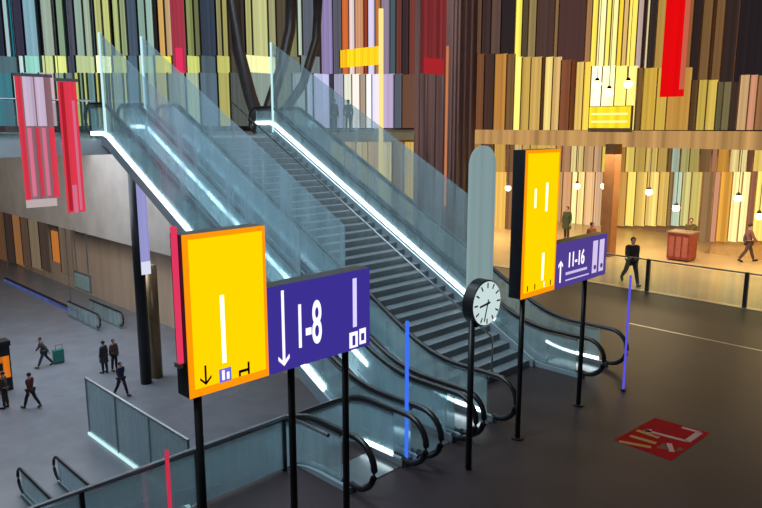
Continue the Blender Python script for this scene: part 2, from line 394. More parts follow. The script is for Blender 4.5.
# gallery rail
for nm, a, bb, X in (('gallery', -12, 8.7, 20.36),):
    t = thing('glass_balustrade', 'long clear glass balustrade with slim steel rail along the upper gallery edge', 'balustrade', (2, X, 5.6))
    MB().box(a, bb, X - .012, X + .012, 5.62, 6.6).build('glass_panel', M_CLEAR, t)
    MB().tube([(a, X, 6.68), (bb, X, 6.68)], .03, 10).build('handrail', M_STEEL, t)
    for k in range(9): MB().box(-11.5 + k * 2.4, -11.46 + k * 2.4, X - .03, X + .03, 5.6, 6.66).build('post', M_STEEL, t)

# ------------------------------------------------------------------ escalators
SL = .535


def ease(y, y0, up=1):
    """height of the step line: level, a rounded knee, then the incline"""
    w = .8 if up > 0 else .45; u = y - y0
    if u <= -w: return 0.
    if u >= w: return SL * u * up
    return up * SL * (u + w) ** 2 / (4 * w)


def line(y0, y1, yk, up, top, n=40):
    out = []
    for i in range(n + 1):
        y = y0 + (y1 - y0) * i / n
        z = ease(y, yk, up)
        if up > 0: z = min(z, top)
        else: z = max(z, top)
        out.append((y, z))
    return out


def handrail_path(y0, prof, h, x):
    pts = []
    cz = h - .44
    pts.append((x, y0 + .55, cz - .42))
    for k in range(0, 13):
        a = -math.pi / 2 - math.pi * k / 12
        pts.append((x, y0 + .44 + .44 * math.cos(a), cz + .44 * math.sin(a)))
    for y, z in prof:
        if y > y0 + .6: pts.append((x, y, z + h))
    ye, ze = prof[-1][0], prof[-1][1] + cz
    for k in range(1, 13):
        a = math.pi / 2 - math.pi * k / 12
        pts.append((x, ye + .44 * math.cos(a), ze + .44 * math.sin(a)))
    return pts


def escalator(label, xa, xb, yk=9.6, up=1, top=5.6, led_near=True, screen=0., led_far=True, led_z=.1):
    y0 = 7.4
    yend = yk + abs(top) / SL + (1.0 if up > 0 else 3)
    t = thing('escalator', label, 'escalator', ((xa + xb) / 2, y0 + .6, 0), 'escalators')
    prof = line(y0 + .5, yend, yk, up, top, 60)
    inc = [p for p in prof]
    dep = .2
    # cladding on both sides
    for x in (xa - .09, xb + .02):
        MB().strip([(y, z - dep if y > yk - .6 else min(z, 0.0)) for y, z in prof], [(y, z + .1) for y, z in prof], x, x + .07).build('side_cladding', M_TRUSS, t)
    MB().strip([(y, z - dep) for y, z in prof if y > yk + .2], [(y, z - dep + .05) for y, z in prof if y > yk + .2], xa, xb).build('underside', M_TRUSS, t)
    for x in (xa, xb):
        g = MB().strip([(y, z + .1) for y, z in prof if y > y0 + .7], [(y, z + .9) for y, z in prof if y > y0 + .7], x - .01, x + .01).build('glass_side', M_GLASS, t)
        MB().tube(handrail_path(y0, prof, 1.0, x), .055, 10, 1.).build('handrail', M_RUBBER, t, True)
        MB().strip([(y, z + .9) for y, z in prof if y > y0 + .7], [(y, z + .94) for y, z in prof if y > y0 + .7], x - .03, x + .03).build('rail_track', M_STEEL, t)
        MB().strip([(y, z - .02) for y, z in prof], [(y, z + .14) for y, z in prof], x + (.03 if x == xa else -.07), x + (.07 if x == xa else -.03)).build('skirt', M_STEEL, t)
    if led_near:
        pr = [p for p in prof if p[0] > yk + .9]
        MB().strip([(y, z + led_z) for y, z in pr], [(y, z + led_z + .11) for y, z in pr], xa - .06, xa - .015).build('light_strip', M_LED, t)
    if led_far:
        pr = [p for p in prof if y0 + .6 < p[0] < yk + .1]
        MB().strip([(y, z + .1) for y, z in pr], [(y, z + .2) for y, z in pr], xb - .03, xb - .012).build('light_strip', M_LED, t)
    if screen:
        pr = [p for p in prof if p[0] > yk + 1.5 and p[1] < top - .05]
        MB().strip([(y, z + .96) for y, z in pr], [(y, z + screen) for y, z in pr], xa - .075, xa - .06).build('edge_trail_sheet', M_TRAIL, t)  # blurred trail of the lit glass edge, built as a tall sheet
        e = pr[-1]
        MB().box(xa - .1, xa - .04, e[0], e[0] + .05, e[1] + .2, e[1] + screen).build('screen_end_glow', M_EDGEGLOW, t)  # trail of a bright spot, built as a glowing end post
    # steps
    MB().box(xa + .08, xb - .08, y0 + .55, yk - .45, -.02, .015).build('comb_plate', M_STEEL, t)
    first = None; y = yk - .4; n = 0
    while y < yend - 1.6:
        z = ease(y + .2, yk, up); z2 = z
        if first is None:
            m = MB(); m.prism([(0, 0), (.4, 0), (.4, -.05), (.05, -.05), (.02, -.24), (0, -.24)] if up > 0 else [(0, 0), (.4, 0), (.4, -.24), (.38, -.24), (.35, -.05), (0, -.05)], 'x', xa + .08, xb - .08)
            first = m.build('step', M_TREAD, t); first.location = Vector((0, y, z)); st = first
        else:
            st = first.copy(); COL.objects.link(st); st.location = Vector((0, y, z))
        y += .4
    return t


escalator('escalator going down to the lower hall, nearest the camera', 7.25, 8.5, 9.2, -1, -7.0, led_near=False)
escalator('rising escalator behind the yellow way-out sign, leftmost of those going up', 8.9, 9.9, led_near=True, screen=3.0, led_far=False)
escalator('rising escalator just left of the wide stairs', 10.15, 11.2, led_near=True, screen=3.0, led_z=.3)
escalator('rising escalator furthest right, ending beside the platforms 11-16 sign', 14.8, 15.95, led_near=True, screen=3.2, led_z=.42)

# wide fixed stair between the last two escalators
t = thing('staircase', 'wide fixed grey stairs between two escalators', 'stairs', (13, 9.4, 0))
first = None
for k in range(34):
    z = (k + 1) * 5.6 / 34; y = 9.3 + k * .309
    if first is None:
        first = MB().box(11.42, 14.58, 0, .33, -.165, 0).build('step', M_STAIR, t); st = first
    else:
        st = first.copy(); COL.objects.link(st)
    st.location = Vector((0, y, z))
for x in (11.37, 14.63):
    MB().strip([(9.2, -.1), (19.8, 5.2)], [(9.2, .2), (19.8, 5.85)], x - .03, x + .03).build('stringer', M_TRUSS, t)
MB().tube([(13.0, 9.3, 0), (13.0, 9.3, 1.1), (13.0, 19.8, 6.7), (13.0, 19.8, 5.6)], .025, 8).build('handrail', M_STEEL, t, True)
MB().strip([(9.3, -.3), (19.8, 5.3)], [(9.3, -.1), (19.8, 5.5)], 11.45, 14.55).build('underside', M_TRUSS, t)

# ------------------------------------------------------------------ wayfinding signs on poles
G_YEL = glow('backlit_yellow', (255, 200, 0), 1.2)
G_ORG = glow('orange_falloff_rim', (255, 150, 8), 1.05)  # orange falloff of the panel light, painted as a rim
G_BLUE = glow('backlit_indigo', (62, 50, 150), .95)
G_BLUE2 = glow('backlit_violet', (84, 64, 146), .95)
G_WHITE = glow('backlit_white', (242, 236, 255), 1.25)
G_HOT = glow('white_streak_glow', (255, 246, 190), 2.2)  # white light streaks and hot spots painted onto the yellow faces


def arrow(parent, x, z, h, w, m, y, down=True, t=.025):
    s = -1 if down else 1
    tip = z if down else z + h
    b = MB()
    b.box(x - t, x + t, y - .006, y, z + (.02 if down else 0), z + h - (0 if down else .02))
    for d in (-1, 1):
        b.prism([(x, tip), (x + d * w, tip - s * w), (x + d * w, tip - s * (w + 2.6 * t)), (x, tip - s * 2.6 * t)], 'y', y - .006, y)
    return b.build('arrow', m, parent)


def sign(label, x0, xm, x1, zb, zty, ztb, Y, poles, blue):
    t = thing('wayfinding_sign', label, 'sign', ((x0 + x1) / 2, Y + .2, 0), 'platform signs on poles')
    for px_ in poles:
        MB().tube([(px_, Y + .14, 0), (px_, Y + .14, zb + .2)], .05, 14).build('pole', M_DARK, t, True)
        MB().disc((px_, Y + .14, .015), .12, 'z', .03).build('base_plate', M_DARK, t)
    MB().box(x0, xm, Y + .012, Y + .27, zb, zty).build('yellow_housing', M_DARK, t)
    MB().box(xm, x1, Y + .012, Y + .27, zb, ztb).build('blue_housing', M_DARK, t)
    r = MB().box(x0, xm, Y, Y + .011, zb, zty).build('yellow_panel', G_ORG, t); r['label'] = 'backlit yellow panel stretched by its light trail, with orange falloff rim'  # height takes in the upward light trail of the panel
    yp = MB().box(x0 + .07, xm - .05, Y - .008, Y - .001, zb + .1, zty - .06).build('lit_face', G_YEL, r)
    bp = MB().box(xm, x1, Y, Y + .011, zb, ztb).build('blue_panel', blue, t); bp['label'] = 'backlit indigo panel with white lettering'
    return t, r, bp


SY = 7.0
u = lambda x: x * .875
w = lambda z: 6 - (6 - z) * .875


def pic(parent, nm, m, x0, x1, z0, z1, lay=1):
    """raised figure on a sign face"""
    y = SY - .008 - .005 * lay
    return MB().box(u(x0), u(x1), y, y + .006, w(z0), w(z1)).build(nm, m, parent)


t, yp, bp = sign('long yellow and indigo sign with down arrow and 1-8, nearest on the left', u(4.42), u(5.7), u(7.74), w(2.42), w(4.62), w(3.72), SY, (u(4.62), u(6.22), u(7.33)), G_BLUE)
yf = SY - .009
arrow(yp, u(4.66), w(2.56), .24, .075, M_BLACK, yf, True, .012)
pic(yp, 'white_streak', G_HOT, 4.93, 4.99, 2.8, 3.75)
b = pic(yp, 'pictogram', glow('pictogram_blue', (110, 110, 220), 1), 4.87, 5.06, 2.53, 2.72); b['label'] = 'small blue and white square pictogram'
pic(b, 'pictogram_figure', G_WHITE, 4.91, 4.95, 2.56, 2.70, 2); pic(b, 'pictogram_figure', G_WHITE, 4.985, 5.025, 2.56, 2.66, 2)
b = MB()
for x0, x1, z0, z1 in ((5.18, 5.21, 2.54, 2.59), (5.18, 5.36, 2.59, 2.63), (5.33, 5.36, 2.54, 2.72)): b.box(u(x0), u(x1), yf - .006, yf, w(z0), w(z1))
b.build('pictogram', M_BLACK, yp)['label'] = 'small black seat-like pictogram'
arrow(bp, u(5.97), w(2.5), 1.0, .088, G_WHITE, SY - .005, True, .02)  # shaft drawn out to take in its white light streak
text_mesh('platform_number', '1-8', G_WHITE, bp, u(6.18), SY - .008, w(2.72), .83, .42)
b = pic(bp, 'pictogram', G_WHITE, 7.28, 7.46, 2.46, 2.72, 0); pic(b, 'pictogram_figure', G_BLUE, 7.34, 7.40, 2.5, 2.66, 1)
b = pic(bp, 'pictogram', G_WHITE, 7.5, 7.64, 2.48, 2.74, 0); pic(b, 'pictogram_figure', G_BLUE, 7.53, 7.6, 2.54, 2.66, 1)
pic(bp, 'pictogram_streak', glow('pale_violet_streak', (200, 190, 255), 1.3), 7.36, 7.44, 2.8, 3.6, 0)  # light streak above the pictogram, built as a glowing bar
# red lamp trail, built as a glowing strip on the end of the box
ml = MB().box(u(4.42) - .04, u(4.42), SY + .1, SY + .18, w(2.88), w(4.72)).build('lamp_trail', glow('red_trail_glow', (226, 56, 96), 1.), t); ml['label'] = 'red lamp trail built as a strip on the end of the box'
MB().box(u(4.42) - .07, u(4.42) - .005, SY + .08, SY + .2, w(2.84), w(2.9)).build('pale_cap', M_STEEL, ml)

t, yp, bp = sign('yellow and violet sign with up arrow and 11-16, further back by the last escalator', u(12.14), u(13.45), u(15.78), w(2.4), w(5.5), w(3.42), SY, (u(12.45), u(15.1)), G_BLUE2)
for x in (12.34, 12.62, 12.98, 13.24): pic(yp, 'pictogram', M_BLACK if x != 12.98 else G_WHITE, x, x + .03, 2.54, 2.66)
pic(yp, 'white_streak', G_HOT, 12.88, 12.96, 2.7, 3.3); pic(yp, 'white_streak', G_HOT, 12.5, 12.56, 4.3, 4.7); pic(yp, 'white_streak', G_HOT, 12.92, 13.0, 4.2, 4.8)
arrow(bp, u(13.66), w(2.52), .44, .08, G_WHITE, SY - .005, False, .021)
text_mesh('platform_numbers', '11-16', G_WHITE, bp, u(13.95), SY - .008, w(2.83), .42, .68)
for k, z in enumerate((2.66, 2.52)): pic(bp, 'small_lettering', glow('small_lettering', (206, 196, 236), 1), 13.9, 14.85 + .1 * k, z, z + (.06 if not k else .03), 0)
for x in (15.1, 15.42):
    b = pic(bp, 'pictogram', glow('lilac_panel', (206, 190, 226), 1.1), x, x + .22, 2.52, 3.3, 0)
    MB().disc((u(x + .11), SY - .016, w(2.66)), .05, 'y', .006, 20).build('pictogram_figure', G_BLUE2, b)

# ------------------------------------------------------------------ station clock
CXc, CYc, CZc = 9.5, 6.95, 3.0
t = thing('station_clock', 'round white station clock with black hands on a dark pole', 'clock', (9.24, CYc + .1, 0))
MB().tube([(9.24, CYc + .1, 0), (9.24, CYc + .1, 2.8)], .055, 14).build('pole', M_DARK, t, True)
MB().box(9.2, 9.5, CYc + .06, CYc + .14, 2.6, 2.68).build('bracket', M_DARK, t)
MB().disc((CXc, CYc + .1, CZc), .405, 'y', .22, 48).build('case', M_DARK, t, False, .01)
fc = MB().disc((CXc, CYc - .015, CZc), .38, 'y', .012, 48).build('dial', glow('backlit_dial', (206, 226, 226), .95), t)
for k in range(12):
    a = 2 * math.pi * k / 12; ln, wd = .09, .014
    c, s_ = math.sin(a), math.cos(a)
    q1, q2 = .36, .36 - ln
    MB().prism([(CXc + c * q1 - s_ * wd, CZc + s_ * q1 + c * wd), (CXc + c * q1 + s_ * wd, CZc + s_ * q1 - c * wd), (CXc + c * q2 + s_ * wd, CZc + s_ * q2 - c * wd), (CXc + c * q2 - s_ * wd, CZc + s_ * q2 + c * wd)], 'y', CYc - .027, CYc - .022).build('hour_mark', M_BLACK, fc)


def hand(ang, ln, w, nm):
    c, s_ = math.sin(ang), math.cos(ang)
    MB().prism([(CXc - c * .07 - s_ * w, CZc - s_ * .07 + c * w), (CXc - c * .07 + s_ * w, CZc - s_ * .07 - c * w), (CXc + c * ln + s_ * w, CZc + s_ * ln - c * w), (CXc + c * ln - s_ * w, CZc + s_ * ln + c * w)], 'y', CYc - .034, CYc - .029).build(nm, M_BLACK, fc)


hand(math.radians(262), .22, .018, 'hour_hand'); hand(math.radians(196), .32, .013, 'minute_hand')
b = MB()
pts = [(CXc - .2, CZc), (CXc + .46, CZc)] + [(CXc + .13 + .33 * math.cos(math.pi * k / 16), 5.33 + .33 * math.sin(math.pi * k / 16)) for k in range(17)]  # blurred light trail of the dial, added as a glowing panel
b.prism(pts, 'y', CYc + .212, CYc + .29).build('trail_panel', glow('pale_trail_glow', (140, 164, 166), .85, .12, 6), t)['label'] = 'clock light trail built as a tall pale rounded panel behind the dial'

# ------------------------------------------------------------------ light trails of indicator lamps, built as slim glowing tubes
def light_trail(label, x, y, h, rgb, s=1.2, r=.035):
    t = thing('light_trail', label, 'light trail', (x, y, 0), 'solid light trails')
    MB().disc((x, y, .02), .06, 'z', .04, 20).build('foot', M_DARK, t)
    MB().tube([(x, y, .04), (x, y, h)], r, 12).build('tube', glow('trail_glow', rgb, s), t, True)


light_trail('bright blue lamp trail, built as a slim tube, beside the escalator rails left of the clock', 8.7, 8.05, 2.62, (56, 110, 240), 1.1)
light_trail('violet lamp trail, built as a slim tube, at the foot of the furthest escalator', 14.72, 6.85, 2.7, (90, 84, 226), 1., .025)
light_trail('red lamp trail, built as a slim tube, below the yellow way-out sign', 4.5, 8.9, 1.35, (206, 50, 80), .9, .03)

# ------------------------------------------------------------------ hanging banners
def banner(label, P0, P1, plane, zt, zb, layers, to=13., cat='banner', axis='y', name='hanging_banner', grp='banners hung in the hall'):
    """layers: (fraction from, fraction to, z from, z to, material)"""
    loc = ((P0 + P1) / 2, plane, zb) if axis == 'y' else (plane, (P0 + P1) / 2, zb)
    t = thing(name, label, cat, loc, grp)

    def bx(m, a, b, z0, z1, w=.012, off=0.):
        return m.box(a, b, plane - w + off, plane + w + off, z0, z1) if axis == 'y' else m.box(plane - w + off, plane + w + off, a, b, z0, z1)
    bx(MB(), P0 - .05, P1 + .05, zt - .03, zt + .05, .035).build('top_bar', M_STEEL, t)
    for f in (.1, .9):
        x = P0 + (P1 - P0) * f
        bx(MB(), x - .008, x + .008, zt + .05, to, .008).build('cable', M_STEEL, t)
    cl = bx(MB(), P0, P1, zb, zt - .03).build('cloth', layers[0], t)
    for f0, f1, z0, z1, m in layers[1]:
        for off in (-.018,):
            bx(MB(), P0 + (P1 - P0) * f0, P0 + (P1 - P0) * f1, z0, z1, .004, off).build('printed_stripe', m, cl)
    return t


C_RED = glow('glowing_red_cloth', (226, 60, 80), .95, .2, 6); C_PINK = glow('glowing_pink_cloth', (226, 120, 150), .85, .2, 6)  # cloths glow by themselves, with no lamp behind them
C_LIL = glow('glowing_lilac_cloth', (206, 186, 212), .9, .2, 6); C_MAUVE = glow('glowing_mauve_cloth', (150, 110, 120), .85, .25, 6)
Yb = 19.5
f = lambda x: at_y(x, 140, Yb).x
g = lambda y, x=40: at_y(x, y, Yb).z
banner('striped red and lilac hanging banner with white lower hem, left of the red one', f(20), f(55), Yb, g(76), g(200), (C_MAUVE, [(0, .16, g(200), g(76), C_RED), (.2, .5, g(126), g(76), C_LIL), (.54, .8, g(126), g(76), C_LIL),
        (.22, .34, g(196), g(128), C_PINK), (.46, .56, g(196), g(128), C_RED), (.64, .74, g(196), g(128), C_PINK), (.84, 1, g(198), g(128), C_RED), (0, .9, g(207), g(199), glow('white_hem', (206, 190, 190), .8))]))
banner('red hanging banner reaching lowest, in front of the gallery on the left', f(57.5), f(75.5), Yb - .3, g(80), g(214), (C_RED, [(.1, .3, g(212), g(82), glow('deep_red_cloth', (190, 36, 50), .8)), (.7, .84, g(212), g(100), C_PINK), (.35, .6, g(214), g(186), C_PINK)]))
f = lambda x: at_y(x, 40, 30).x; g = lambda y: at_y(180, y, 30).z
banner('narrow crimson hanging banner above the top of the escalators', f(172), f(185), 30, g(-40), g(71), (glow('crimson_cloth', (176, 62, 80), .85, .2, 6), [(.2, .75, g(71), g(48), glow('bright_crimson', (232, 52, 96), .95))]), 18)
f = lambda x: at_x(x, 50, 31.).y; g = lambda y: at_x(676, y, 31.).z
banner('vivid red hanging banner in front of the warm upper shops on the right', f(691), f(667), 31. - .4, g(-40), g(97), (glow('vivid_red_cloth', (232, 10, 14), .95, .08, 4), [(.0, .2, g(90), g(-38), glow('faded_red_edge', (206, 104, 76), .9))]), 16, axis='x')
f = lambda x: at_x(x, 50, 26.).y; g = lambda y: at_x(430, y, 26.).z
Yb = 14.5
f = lambda x: at_y(x, 40, Yb).x; g = lambda y: at_y(430, y, Yb).z
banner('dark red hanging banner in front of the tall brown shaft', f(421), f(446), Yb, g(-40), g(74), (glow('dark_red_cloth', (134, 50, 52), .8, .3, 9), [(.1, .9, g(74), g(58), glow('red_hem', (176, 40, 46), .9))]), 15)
f = lambda x: at_y(x, 210, 28).x; g = lambda y: at_y(142, y, 28).z
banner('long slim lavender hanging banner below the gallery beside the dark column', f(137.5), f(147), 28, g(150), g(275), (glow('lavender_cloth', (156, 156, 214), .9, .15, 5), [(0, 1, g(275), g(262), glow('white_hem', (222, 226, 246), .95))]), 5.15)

# ------------------------------------------------------------------ rails on the concourse
t = thing('glass_balustrade', 'low glass balustrade with steel rail at the edge of the near dark floor', 'balustrade', (2, 9.3, 0))
MB().box(-2.9, 6.95, 9.29, 9.31, .06, .92).build('glass_panel', M_GLASS, t)
MB().tube([(-2.9, 9.3, 1.0), (6.98, 9.3, 1.0), (6.98, 8.2, 1.0)], .035, 10).build('handrail', M_STEEL, t)
for x in (-2.5, 0.5, 3.4, 5.2, 6.9): MB().box(x - .03, x + .03, 9.27, 9.33, 0, .98).build('post', M_DARK, t)
t = thing('glass_balustrade', 'clear glass balustrade with dark posts between dark floor and warm shop floor', 'balustrade', (24.6, 10, 0))
MB().box(24.59, 24.61, -8, 15, .05, 1.12).build('glass_panel', M_CLEAR, t)
MB().box(24.57, 24.63, -8, 15, 1.15, 1.2).build('handrail', M_STEEL, t)
for y in (-6, -2.6, .8, 4.1, 7.45, 10.8, 14.2): MB().box(24.54, 24.66, y - .06, y + .06, 0, 1.2).build('post', M_DARK, t)

# ------------------------------------------------------------------ floor decal
def dpt(px_, py_): v = at_z(px_, py_); return (v.x, v.y)


t = thing('floor_sticker', 'red square advertising sticker with yellow bars and white arrow on the dark floor', 'sticker', (12.95, 5.2, 0))
base = MB().prism([dpt(614, 440), dpt(655, 418), dpt(710, 433), dpt(671, 461)], 'z', 0, .004).build('red_sheet', mat('red_vinyl', (150, 12, 22), .7, 0, .1, 3, spec=.05), t)


def bar(a, b, w, m, nm):
    p0, p1 = Vector(dpt(*a)), Vector(dpt(*b)); d = (p1 - p0).normalized(); n = Vector((-d.y, d.x)) * w
    MB().prism([tuple(p0 + n), tuple(p1 + n), tuple(p1 - n), tuple(p0 - n)], 'z', .0045, .006).build(nm, m, base)


V_Y = mat('yellow_vinyl', (150, 112, 48), .5, 0, .05); V_W = mat('white_vinyl', (165, 130, 132), .5, 0, .05); V_D = mat('dark_vinyl', (60, 22, 24), .5, 0, .05)
for a, b in (((619, 441.5), (651, 447.5)), ((630, 436), (656, 443.5)), ((637, 430.5), (659, 438))): bar(a, b, .05, V_Y, 'yellow_bar')
bar((645, 430.5), (687, 441.5), .045, V_W, 'arrow_shaft'); bar((687, 441.5), (700, 432.5), .06, V_W, 'arrow_corner'); bar((700, 432.5), (682, 427.5), .045, V_W, 'arrow_shaft')
MB().prism([dpt(643, 430), dpt(652, 429.5), dpt(650, 434)], 'z', .0045, .006).build('arrow_head', V_W, base)
MB().prism([dpt(656, 448), dpt(664, 443.5), dpt(670, 450)], 'z', .0045, .006).build('dark_triangle', V_D, base)
MB().prism([dpt(674, 452), dpt(680, 447), dpt(684, 450)], 'z', .0045, .006).build('dark_triangle', V_D, base)
bar((669, 443.5), (672, 452), .05, V_W, 'white_bar')

# ------------------------------------------------------------------ people
SKIN = mat('skin', (196, 150, 124), .55, 0, .05)


def skin_mesh(verts, edges, rad, levels=2):
    me = bpy.data.meshes.new('figure'); me.from_pydata(verts, edges, [])
    o = bpy.data.objects.new('figure', me); COL.objects.link(o)
    m = o.modifiers.new('s', 'SKIN'); m.use_smooth_shade = True
    for i, r in enumerate(rad):
        v = me.skin_vertices[0].data[i]; v.radius = r if isinstance(r, tuple) else (r, r); v.use_root = (i == 0)
    o.modifiers.new('u', 'SUBSURF').levels = levels
    dg = bpy.context.evaluated_depsgraph_get(); out = bpy.data.meshes.new_from_object(o.evaluated_get(dg))
    bpy.data.objects.remove(o); bpy.data.meshes.remove(me)
    return out


def person(label, loc, face, legs, arms, jacket, trousers, hair, lean=0., h=1.75, long_coat=False, shoes=(30, 28, 28)):
    """legs: (thigh swing, knee bend) left and right; arms: (swing, elbow bend) in degrees; +y is forward"""
    t = thing('person', label, 'person', loc)
    k = h / 1.75; R = math.radians
    V, E_, rd = [], [], []

    def v(p, r): V.append(Vector(p)); rd.append(r); return len(V) - 1

    def fwd(p, ang, ln, dx=0): return Vector(p) + Vector((dx, math.sin(R(ang)) * ln, -math.cos(R(ang)) * ln))
    lowest = []
    pel = v((0, 0, .95), (.15, .11)); wa = v((0, lean * .12, 1.1), (.135, .1)); ch = v((0, lean * .28, 1.32), (.165, .115)); nb = v((0, lean * .38, 1.47), .06)
    nk = v((0, lean * .42, 1.53), .052); hd = v((0, lean * .45 + .02, 1.63), (.078, .092)); tp = v((0, lean * .46 + .01, 1.72), (.062, .075))
    ns = v((0, lean * .45 + .115, 1.62), .014)
    E_ += [(pel, wa), (wa, ch), (ch, nb), (nb, nk), (nk, hd), (hd, tp), (hd, ns)]
    for s in (-1, 1):
        e = v((s * .085, lean * .45 + .01, 1.63), .016); E_.append((hd, e))
    hips, sho = [], []
    armv, legv, hands = [], [], []
    for i, s in enumerate((-1, 1)):
        th, kn = legs[i]; hp = V[pel] + Vector((s * .095, 0, -.05)); K = fwd(hp, th, .42, s * .01); A = fwd(K, th - kn, .42); T = A + Vector((s * .015, .15 * math.cos(R(th - kn)), -.05 + .15 * math.sin(R(th - kn)) * .6))
        a = v(hp, .085); b = v(K, .058); m_ = v(K * .6 + A * .4 + Vector((0, -.015, 0)), .055); c = v(A, .038); d = v(T, .032)
        E_ += [(pel, a), (a, b), (b, m_), (m_, c), (c, d)]; legv.append((a, b, m_, c, d))
        th, el = arms[i]; sp = V[ch] + Vector((s * .19, .0, .09)); el_ = fwd(sp, th, .29, s * .04); wr = fwd(el_, th + el, .25, s * .01); pm = fwd(wr, th + el + 5, .07)
        a = v(sp, .058); b = v(el_, .043); c = v(wr, .029); d = v(pm, (.036, .022))
        E_ += [(ch, a), (a, b), (b, c), (c, d)]; armv.append((a, b, c, d)); hands.append((s, wr, pm, th + el))
        for j in range(4):
            l = (.06, .07, .066, .052)[j]; o = Vector((0, (j - 1.5) * .018, 0))
            f1 = v(fwd(pm, th + el, .03) + o, .009); f2 = v(fwd(pm + o, th + el + 14, l + .02), .008); f3 = v(fwd(V[f2], th + el + 40, .025, -s * .008), .007)
            E_ += [(d, f1), (f1, f2), (f2, f3)]
        u1 = v(wr + Vector((-s * .012, .03, -.03)), .011); u2 = v(fwd(V[u1], th + el + 22, .05, -s * .006), .009); E_ += [(c, u1), (u1, u2)]
    zmin = min(V[l[4]].z for l in legv) - .04
    zmin = min(zmin, min(V[l[3]].z for l in legv) - .075)
    M = Matrix.Translation(loc) @ Matrix.Rotation(face, 4, 'Z') @ Matrix.Diagonal((k, k, k, 1)) @ Matrix.Translation((0, 0, -zmin))

    def put(nm, me, m, par):
        me.transform(M); me.materials.clear(); me.materials.append(m)
        for p_ in me.polygons: p_.use_smooth = True
        o = bpy.data.objects.new(nm, me); COL.objects.link(o); o.parent = par
        o.matrix_parent_inverse = Matrix.Translation(-offset_of(par)); return o
    body = put('body', skin_mesh(V, E_, rd), SKIN, t)

    def sub(idx, ed, grow, lv=2):
        mp = {a: i for i, a in enumerate(idx)}
        return skin_mesh([V[a] for a in idx], [(mp[a], mp[b]) for a, b in ed], [tuple(x + grow for x in rd[a]) if isinstance(rd[a], tuple) else rd[a] + grow for a in idx], lv)
    ed = [(pel, wa), (wa, ch), (ch, nb)]; idx = [pel, wa, ch, nb]
    for a, b, c, d in armv: ed += [(ch, a), (a, b), (b, c)]; idx += [a, b, c]
    put('jacket', sub(idx, ed, .024), mat('jacket_cloth', jacket, .8, 0, .15, 12), body)
    ed = []; idx = [pel]
    for a, b, m_, c, d in legv: ed += [(pel, a), (a, b), (b, m_), (m_, c)]; idx += [a, b, m_, c]
    put('trousers', sub(idx, ed, .018), mat('trouser_cloth', trousers, .8, 0, .15, 12), body)
    if long_coat:
        b = MB(); n = 18; rings = []
        for z, rx, ry in ((1.15, .185, .15), (.95, .2, .17), (.75, .23, .2), (.58, .25, .21)):
            rings.append([b.b.verts.new((rx * math.cos(2 * math.pi * q_ / n), ry * math.sin(2 * math.pi * q_ / n), z)) for q_ in range(n)])
        for r0, r1 in zip(rings, rings[1:]):
            for q_ in range(n): b.b.faces.new((r0[q_], r0[(q_ + 1) % n], r1[(q_ + 1) % n], r1[q_]))
        me = bpy.data.meshes.new('coat'); b.b.to_mesh(me); b.b.free(); put('coat_skirt', me, mat('coat_cloth', jacket, .8, 0, .15, 12), body)
    for a, b_, m_, c, d in legv:
        A, T = V[c], V[d]
        b = MB().tube([A + Vector((0, -.05, -.02)), A + Vector((0, 0, -.035)), T, T + (T - A).normalized() * .05], [.045, .055, .045, .028], 10)
        me = bpy.data.meshes.new('shoe'); b.b.to_mesh(me); b.b.free(); put('shoe', me, mat('shoe_leather', shoes, .5), body)
    H = V[hd]
    b = MB().ball(H + Vector((0, -.018, .04)), .1, (.92, 1.02, .92), 16)
    bmesh.ops.delete(b.b, geom=[q_ for q_ in b.b.verts if q_.co.z < H.z - .035 or (q_.co.y > H.y + .055 and q_.co.z < H.z + .07)], context='VERTS')
    me = bpy.data.meshes.new('hair'); b.b.to_mesh(me); b.b.free(); put('hair', me, mat('hair', hair, .7), body)
    b = MB()
    for s in (-1, 1): b.ball(H + Vector((s * .03, .086, .02)), .011, (1, .6, .7), 8)
    me = bpy.data.meshes.new('eyes'); b.b.to_mesh(me); b.b.free(); put('eyes', me, M_BLACK, body)
    b = MB().ball(H + Vector((0, .088, -.045)), .022, (1, .35, .28), 8)
    me = bpy.data.meshes.new('mouth'); b.b.to_mesh(me); b.b.free(); put('mouth', me, mat('lips', (150, 80, 76), .5), body)
    return t


WALK = ((24, 6), (-20, 14)); STAND = ((3, 2), (-3, 2)); ARMS = ((-22, 18), (22, 18)); REST = ((2, 10), (-3, 12))
PI = math.pi
def G(x, y, z=0.): v = at_z(x, y, z); return (v.x, v.y, z)


person('person in black striding along the glass balustrade on the warm floor, legs wide apart', G(630, 284)[:2] + (0,), PI * .75, ((36, 8), (-32, 20)), ((-30, 40), (30, 50)), (30, 24, 24), (26, 22, 24), (40, 28, 22), .1, 1.95)
person('person in dull red jacket standing behind the 11-16 sign', G(590, 262), PI * .9, STAND, REST, (150, 76, 66), (90, 66, 60), (60, 40, 30))
person('person in dark green coat beside the far yellow panel, before the bright shops', G(566, 240), PI * .5, STAND, REST, (62, 74, 50), (70, 56, 40), (50, 36, 26), long_coat=True)
person('person in brown jacket behind the reddish display stand on the right', (32.7, 12.5, 0), PI * .6, STAND, REST, (96, 84, 56), (70, 52, 40), (40, 30, 24))
person('person in mauve top by the shop front at the far right edge', G(747, 262), PI * 1.2, WALK, ARMS, (130, 90, 96), (80, 60, 60), (50, 36, 30))
person('dark clothed person standing at the gallery front under the amber fascia', (25.6, 29.2, 5.6), PI, STAND, REST, (58, 58, 72), (48, 48, 60), (34, 28, 28))
person('person in grey standing right of the dark clothed one on the gallery', (27.0, 29.6, 5.6), PI * .8, STAND, REST, (120, 112, 112), (84, 80, 86), (60, 50, 44))
person('person in dark red jacket and black trousers walking on the lower floor, bottom left', G(32, 408, -7), PI * .2, WALK, ARMS, (84, 30, 34), (20, 20, 26), (24, 20, 20))
